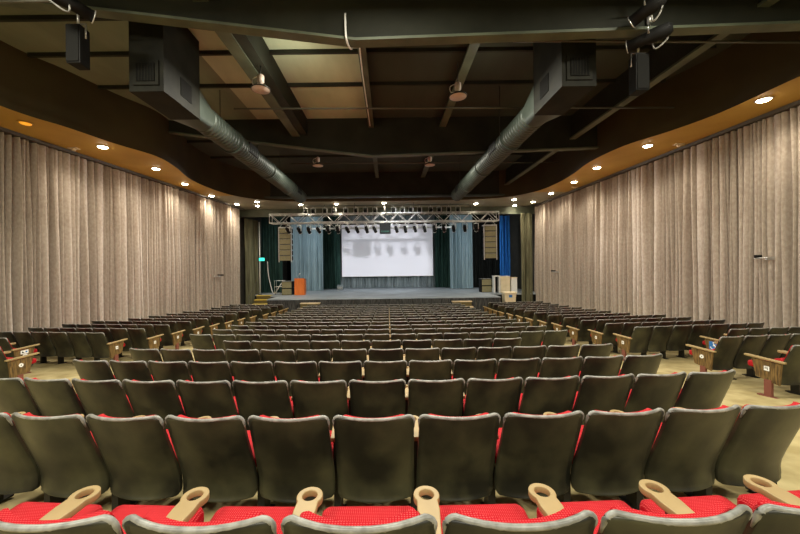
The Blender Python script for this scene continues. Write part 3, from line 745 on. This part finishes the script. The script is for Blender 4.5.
ho = [(rh * math.cos(R(a)), rc + rh * math.sin(R(a))) for a in range(0, 360, 18)]
me = plate([[(x, by(y)) for x, y in oo], [(x, by(y)) for x, y in ho]], .012, .004, 'armrest', M['tan'])
for v in me.vertices: v.co.z += .624 + .03 * (v.co.y - by(.1))
MS['armrest'] = me
g = MB(); g.box(-.026, .026, by(.295), by(.40), .0, .605); g.box(-.04, .04, by(.22), by(.46), .0, .012); g.box(-.02, .02, by(.26), by(.42), .50, .606)
MS['leg'] = g.mesh('leg', M['leg'])
g = MB(); g.prism([(by(.17), .555), (by(.54), .568), (by(.485), .29), (by(.20), .215)], 'x', -.016, .016)
MS['end_panel'] = g.mesh('end_panel', M['wood'])
me = plate([[(-.03, by(.14)), (.03, by(.14)), (.034, by(.61)), (.02, by(.635)), (-.02, by(.635)), (-.034, by(.61))]], .010, .004, 'end_armrest', M['tan'])
for v in me.vertices: v.co.z += .578 + .045 * (v.co.y - by(.1))
MS['end_armrest'] = me
g = MB(); g.box(-.025, .025, by(.29), by(.38), 0, .27); g.box(-.04, .04, by(.22), by(.46), 0, .012)
MS['end_post'] = g.mesh('end_post', M['redleg'])
# plates: x is the outward normal (+x), drawn on y,z
def plate_mesh(kind):
    g = MB(); cy, cz = by(.35), .445
    if kind == 'disc':
        g.tube([(0, cy, cz), (.004, cy, cz)], .036, 16, M['plate']); g.tube([(.0042, cy, cz), (.0052, cy, cz)], .010, 10, M['ink'])
    elif kind == 'letter':
        g.prism([(cy - .035, cz - .035), (cy + .03, cz - .035), (cy + .03, cz + .035), (cy - .035, cz + .035)], 'x', 0, .004, M['plate'])
        g.box(.0042, .0052, cy - .018, cy - .010, cz - .022, cz + .022, M['ink']); g.box(.0042, .0052, cy - .010, cy + .014, cz + .014, cz + .022, M['ink'])
        g.box(.0042, .0052, cy - .010, cy + .014, cz - .004, cz + .003, M['ink']); g.box(.0042, .0052, cy + .012, cy + .018, cz - .002, cz + .02, M['ink'])
    elif kind == 'wheelchair':
        g.box(0, .004, cy - .09, cy + .09, cz - .09, cz + .09, M['plate_blue'])
        def ln(pts): g.tube([(.006, cy + a, cz + b_) for a, b_ in pts], .008, 5, M['plate'])
        ln([(.05 * math.cos(R(a)) + .01, .05 * math.sin(R(a)) - .03) for a in range(100, 361, 26)]); ln([(.0, .05), (.005, -.005), (-.04, -.008), (-.06, -.06)]); ln([(.0, .025), (-.035, .025)])
        g.tube([(.004, cy, cz + .068), (.012, cy, cz + .068)], .014, 8, M['plate'])
    elif kind == 'sticker':
        g.box(0, .004, cy - .07, cy + .07, cz + .01, cz + .09, M['plate']); g.box(0, .004, cy - .03, cy + .05, cz - .06, cz, M['plate'])
        g.prism([(cy - .05, cz + .03), (cy + .0, cz + .03), (cy - .05, cz + .075)], 'x', .0042, .0055, M['ink']); g.box(.0042, .0055, cy + .015, cy + .05, cz + .035, cz + .07, M['plate_blue'])
        g.box(.0042, .0055, cy - .005, cy + .03, cz - .04, cz - .02, M['plate_blue'])
    else:
        g.box(0, .004, cy - .03, cy + .03, cz - .038, cz + .038, M['plate'])
        g.box(.0042, .005, cy - .008, cy + .008, cz - .02, cz + .02, M['ink'])
    return g.mesh(kind + '_plate')
for k in ('disc', 'letter', 'wheelchair', 'sticker', 'number'): MS['plate_' + k] = plate_mesh(k)

SEATS = []   # (x, y, rot, left_end, right_end, plate, label, group)
ROWNAME = {}
def centre_row(r, yb, gap, k0, k1, vis_l, vis_r):
    n = k1 - k0
    for j in range(n):
        xc = gap + PITCH * (k0 + j + .5); a = math.atan(xc / 26.0); yy = yb + xc * xc / 52.0
        lab = f'black-backed theatre seat, {ordn(j + 1)} from left in {ordn(r)} nearest row of centre block'
        SEATS.append((xc, yy, a, 'post' if j == 0 and vis_l else ('arm' if j == 0 else None), 'post' if j == n - 1 and vis_r else 'arm', 'number', lab, 'centre block theatre seats'))
rows = [(1.095, .17, -4, 4, 0, 0), (2.13, .176, -6, 5, 0, 0), (3.115, .166, -8, 6, 0, 1), (4.1, .234, -8, 6, 1, 1), (5.085, .234, -8, 6, 1, 1), (6.07, .235, -6, 4, 1, 1)]
rows += [(7.055 + .985 * k, .03, -8, 7, 1, 1) for k in range(12)]
for r, a in enumerate(rows): centre_row(r + 1, a[0], a[1], a[2], a[3], a[4], a[5])
def side_row(block, r, x0, y0, n, plate_kind, end_lab):
    th = R(10); s = 1 if block == 'right' else -1
    for j in range(n):
        d = PITCH * (j + .5); xc, yy = x0 + s * d * math.cos(th), y0 + d * math.sin(th)
        if j == 0: lab = end_lab or f'{block} block aisle seat with wooden end panel and white plate, {ordn(r)} nearest row'
        else: lab = f'black-backed theatre seat, {ordn(j + 1)} from aisle in {ordn(r)} nearest row of {block} block'
        if block == 'right': le, re_ = ('panel' if j == 0 else None), 'arm'
        else: le, re_ = ('arm' if j == n - 1 else None), ('panel' if j == 0 else 'arm')
        SEATS.append((xc, yy, s * th, le, re_, plate_kind, lab, f'{block} block theatre seats'))
RR = [(6.04, 4.95, 2, 'letter', 'right block aisle seat nearest camera, wooden end panel with white lettered plate'),
      (6.0, 6.0, 4, 'disc', 'right block aisle seat whose wooden end panel bears a white disc'),
      (7.4, 7.2, 4, 'wheelchair', 'right block aisle seat whose wooden end panel bears a blue sticker'),
      (5.8, 7.85, 7, 'number', None), (5.7, 8.75, 7, 'number', None), (5.6, 9.7, 7, 'number', None), (5.6, 10.65, 7, 'number', None), (5.55, 11.6, 6, 'number', None), (5.5, 12.6, 6, 'number', None),
      (5.5, 13.55, 6, 'number', None), (5.45, 14.5, 6, 'number', None), (5.4, 15.5, 6, 'number', None), (5.4, 16.45, 6, 'number', None), (5.45, 17.4, 6, 'number', None), (5.5, 18.4, 6, 'number', None)]
for r, a in enumerate(RR): side_row('right', r + 1, a[0], a[1], a[2], a[3], a[4])
LL = [(-7.0, 5.95, 2, 'disc', 'left block aisle seat nearest camera, wooden end panel with white disc'),
      (-8.3, 7.2, 3, 'sticker', 'left block aisle seat whose wooden end panel bears white square stickers'),
      (-6.86, 8.0, 6, 'number', None), (-6.5, 8.85, 7, 'number', None), (-6.5, 9.85, 7, 'number', None), (-6.45, 10.85, 7, 'number', None), (-6.4, 11.8, 6, 'number', None), (-6.35, 12.8, 6, 'number', None),
      (-6.3, 13.8, 6, 'number', None), (-6.2, 14.8, 6, 'number', None), (-6.0, 15.8, 6, 'number', None), (-5.95, 16.8, 6, 'number', None), (-5.9, 17.8, 6, 'number', None), (-5.9, 18.7, 6, 'number', None)]
for r, a in enumerate(LL): side_row('left', r + 1, a[0], a[1], a[2], a[3], a[4])

def seat_parts(s):
    """(name, mesh key, x offset, mirrored, sub-part)"""
    out = [('backrest', 'backrest', 0, False, [('edge_trim', 'edge_trim')]), ('back_cushion', 'back_cushion', 0, False, []), ('seat_cushion', 'seat_cushion', 0, False, []), ('seat_pan', 'seat_pan', 0, False, [])]
    for e, sg in ((s[3], -1), (s[4], 1)):
        if e == 'arm':
            out += [('armrest', 'armrest', sg * PITCH / 2, False, []), ('leg', 'leg', sg * PITCH / 2, False, [])]
        elif e == 'post': out += [('leg', 'leg', sg * PITCH / 2, False, [])]
        elif e == 'panel':
            out += [('end_panel', 'end_panel', sg * (PITCH / 2 + .02), False, [('number_plate', 'plate_' + s[5])]), ('armrest', 'end_armrest', sg * (PITCH / 2 + .02), False, []), ('leg', 'end_post', sg * (PITCH / 2 + .02), False, [])]
    return out
SEATS.sort(key=lambda s: s[0] ** 2 + s[1] ** 2)
def root_of(s):
    y = s[1] + .30
    return Matrix.Translation((s[0], y, floor_z(y))) @ Matrix.Rotation(s[2], 4, 'Z')
for s in SEATS[:300]:
    mt = root_of(s)
    t = link('theatre_seat', None, None, mt.translation); t.rotation_euler = (0, 0, s[2]); t.empty_display_size = .1
    tag(t, s[6], 'theatre seat', s[7])
    for nm, key, dx, _, subs in seat_parts(s):
        o = link(nm, MS[key], t, (dx, 0, 0))
        for sn, sk_ in subs:
            c = link(sn, MS[sk_], o)
            if sn == 'number_plate':
                c.location = (math.copysign(.0165, dx), 0, 0)
                if dx < 0: c.scale = (-1, 1, 1)
# the remaining rows nearest the stage
far = bmesh.new(); fm = []
for s in SEATS[300:]:
    mt = root_of(s)
    def add(me, loc):
        n0 = len(far.verts); f0 = len(far.faces)
        far.from_mesh(me); far.verts.ensure_lookup_table(); far.faces.ensure_lookup_table()
        bmesh.ops.transform(far, matrix=mt @ Matrix.Translation(loc), verts=far.verts[n0:])
        idx = []
        for m in me.materials:
            if m not in fm: fm.append(m)
            idx.append(fm.index(m))
        for fc in far.faces[f0:]: fc.material_index = idx[min(fc.material_index, len(idx) - 1)]
    for nm, key, dx, _, subs in seat_parts(s):
        if nm in ('seat_pan',): continue
        add(MS[key], (dx, 0, 0))
        for sn, sk_ in subs:
            if sn == 'edge_trim': add(MS[sk_], (dx, 0, 0))
me = bpy.data.meshes.new('theatre_seats'); far.to_mesh(me); far.free()
for m in fm: me.materials.append(m)
tag(link('theatre_seats', me), 'far black-backed theatre seats in the rows nearest the stage', 'theatre seats', 'theatre seats nearest the stage', 'stuff')

# ------------------------------------------------------------------ lights
def lamp(kind, loc, energy, col=(1, 1, 1), size=.3, rot=None, spot=60, blend=.4, target=None):
    l = bpy.data.lights.new('house_or_fill_light', kind); l.energy = energy; l.color = col
    if kind == 'AREA': l.shape = 'DISK'; l.size = size
    else: l.shadow_soft_size = size
    if kind == 'SPOT': l.spot_size = R(spot); l.spot_blend = blend
    o = bpy.data.objects.new('house_or_fill_light', l); COL.objects.link(o); o.location = loc
    if target is not None: o.rotation_euler = (Vector(target) - Vector(loc)).to_track_quat('-Z', 'Y').to_euler()
    return o
WARM = (1.0, .95, .80)
for x in (-7, -2.4, 2.4, 7):  # fill lamps added behind the camera, with no fixtures
    lamp('AREA', (x, -2.6, EYE + 4.3), 330, WARM, 1.0, target=(x, -1.2, 1.2))
for x in (-5.5, 0, 4.9):  # more added fill overhead, out of view and without fixtures
    lamp('AREA', (x, 4.0, EYE + 4.8), 230, WARM, .7)
for x in (-2.96, 1.86):
    for y, e in ((8.4, 300), (14.35, 300)):
        lamp('AREA', (x, y, EYE + 4.36), e, (1, .95, .82), .42)
# bare points added beside the pendants to brighten the roof deck
for x, y, e in ((-3.08, 8.2, 40), (1.86, 8.6, 10), (-2.96, 14.3, 6), (1.86, 14.4, 6)):
    lamp('POINT', (x + .65, y - .1, EYE + 4.62), e, (1, .97, .80), .12)
# unseen spots added before the truss to bring out the curtain folds
for sg in (-1, 1):
    lamp('SPOT', (sg * 5.6, 19.2, EYE + 3.3), 3000, (1, .93, .88), .12, spot=62, blend=1, target=(sg * 10.4, 11.0, EYE - .3))
# stage washes from lamps hung below the far house beam
for x, tx, tz, sp, e in ((2.0, -.3, .2, 30, 5200), (4.2, -6.6, -.1, 22, 900), (-3.5, 6.2, -.1, 22, 900)):
    lamp('SPOT', (x, 12.3, EYE + 3.25), e, (.93, .95, 1.0), .18, spot=sp, blend=.35, target=(tx, 29.3, EYE + tz))
for x in (-6, 0, 6):
    lamp('AREA', (x, 23.4, EYE + 3.4), 100, (.85, .94, 1.0), .6, target=(x * .8, 28.5, ST + .6))
sc.world = bpy.data.worlds.new('hall_air'); sc.world.use_nodes = True
sc.world.node_tree.nodes['Background'].inputs[0].default_value = (.02, .02, .02, 1)

# ------------------------------------------------------------------ camera
cam = bpy.data.cameras.new('camera'); cam.sensor_width = 36; cam.lens = 333 / 800 * 36; cam.shift_x = .015; cam.clip_start = .05
co = bpy.data.objects.new('camera', cam); COL.objects.link(co)
co.matrix_world = Matrix.Translation((0, 0, EYE)) @ Matrix.Rotation(R(90), 4, 'X') @ Matrix.Rotation(R(-.69), 4, 'Z')
sc.camera = co
vs = sc.view_settings
vs.view_transform = 'Standard'; vs.look = 'None'; vs.gamma = 1; vs.use_curve_mapping = False; vs.exposure = 0.0
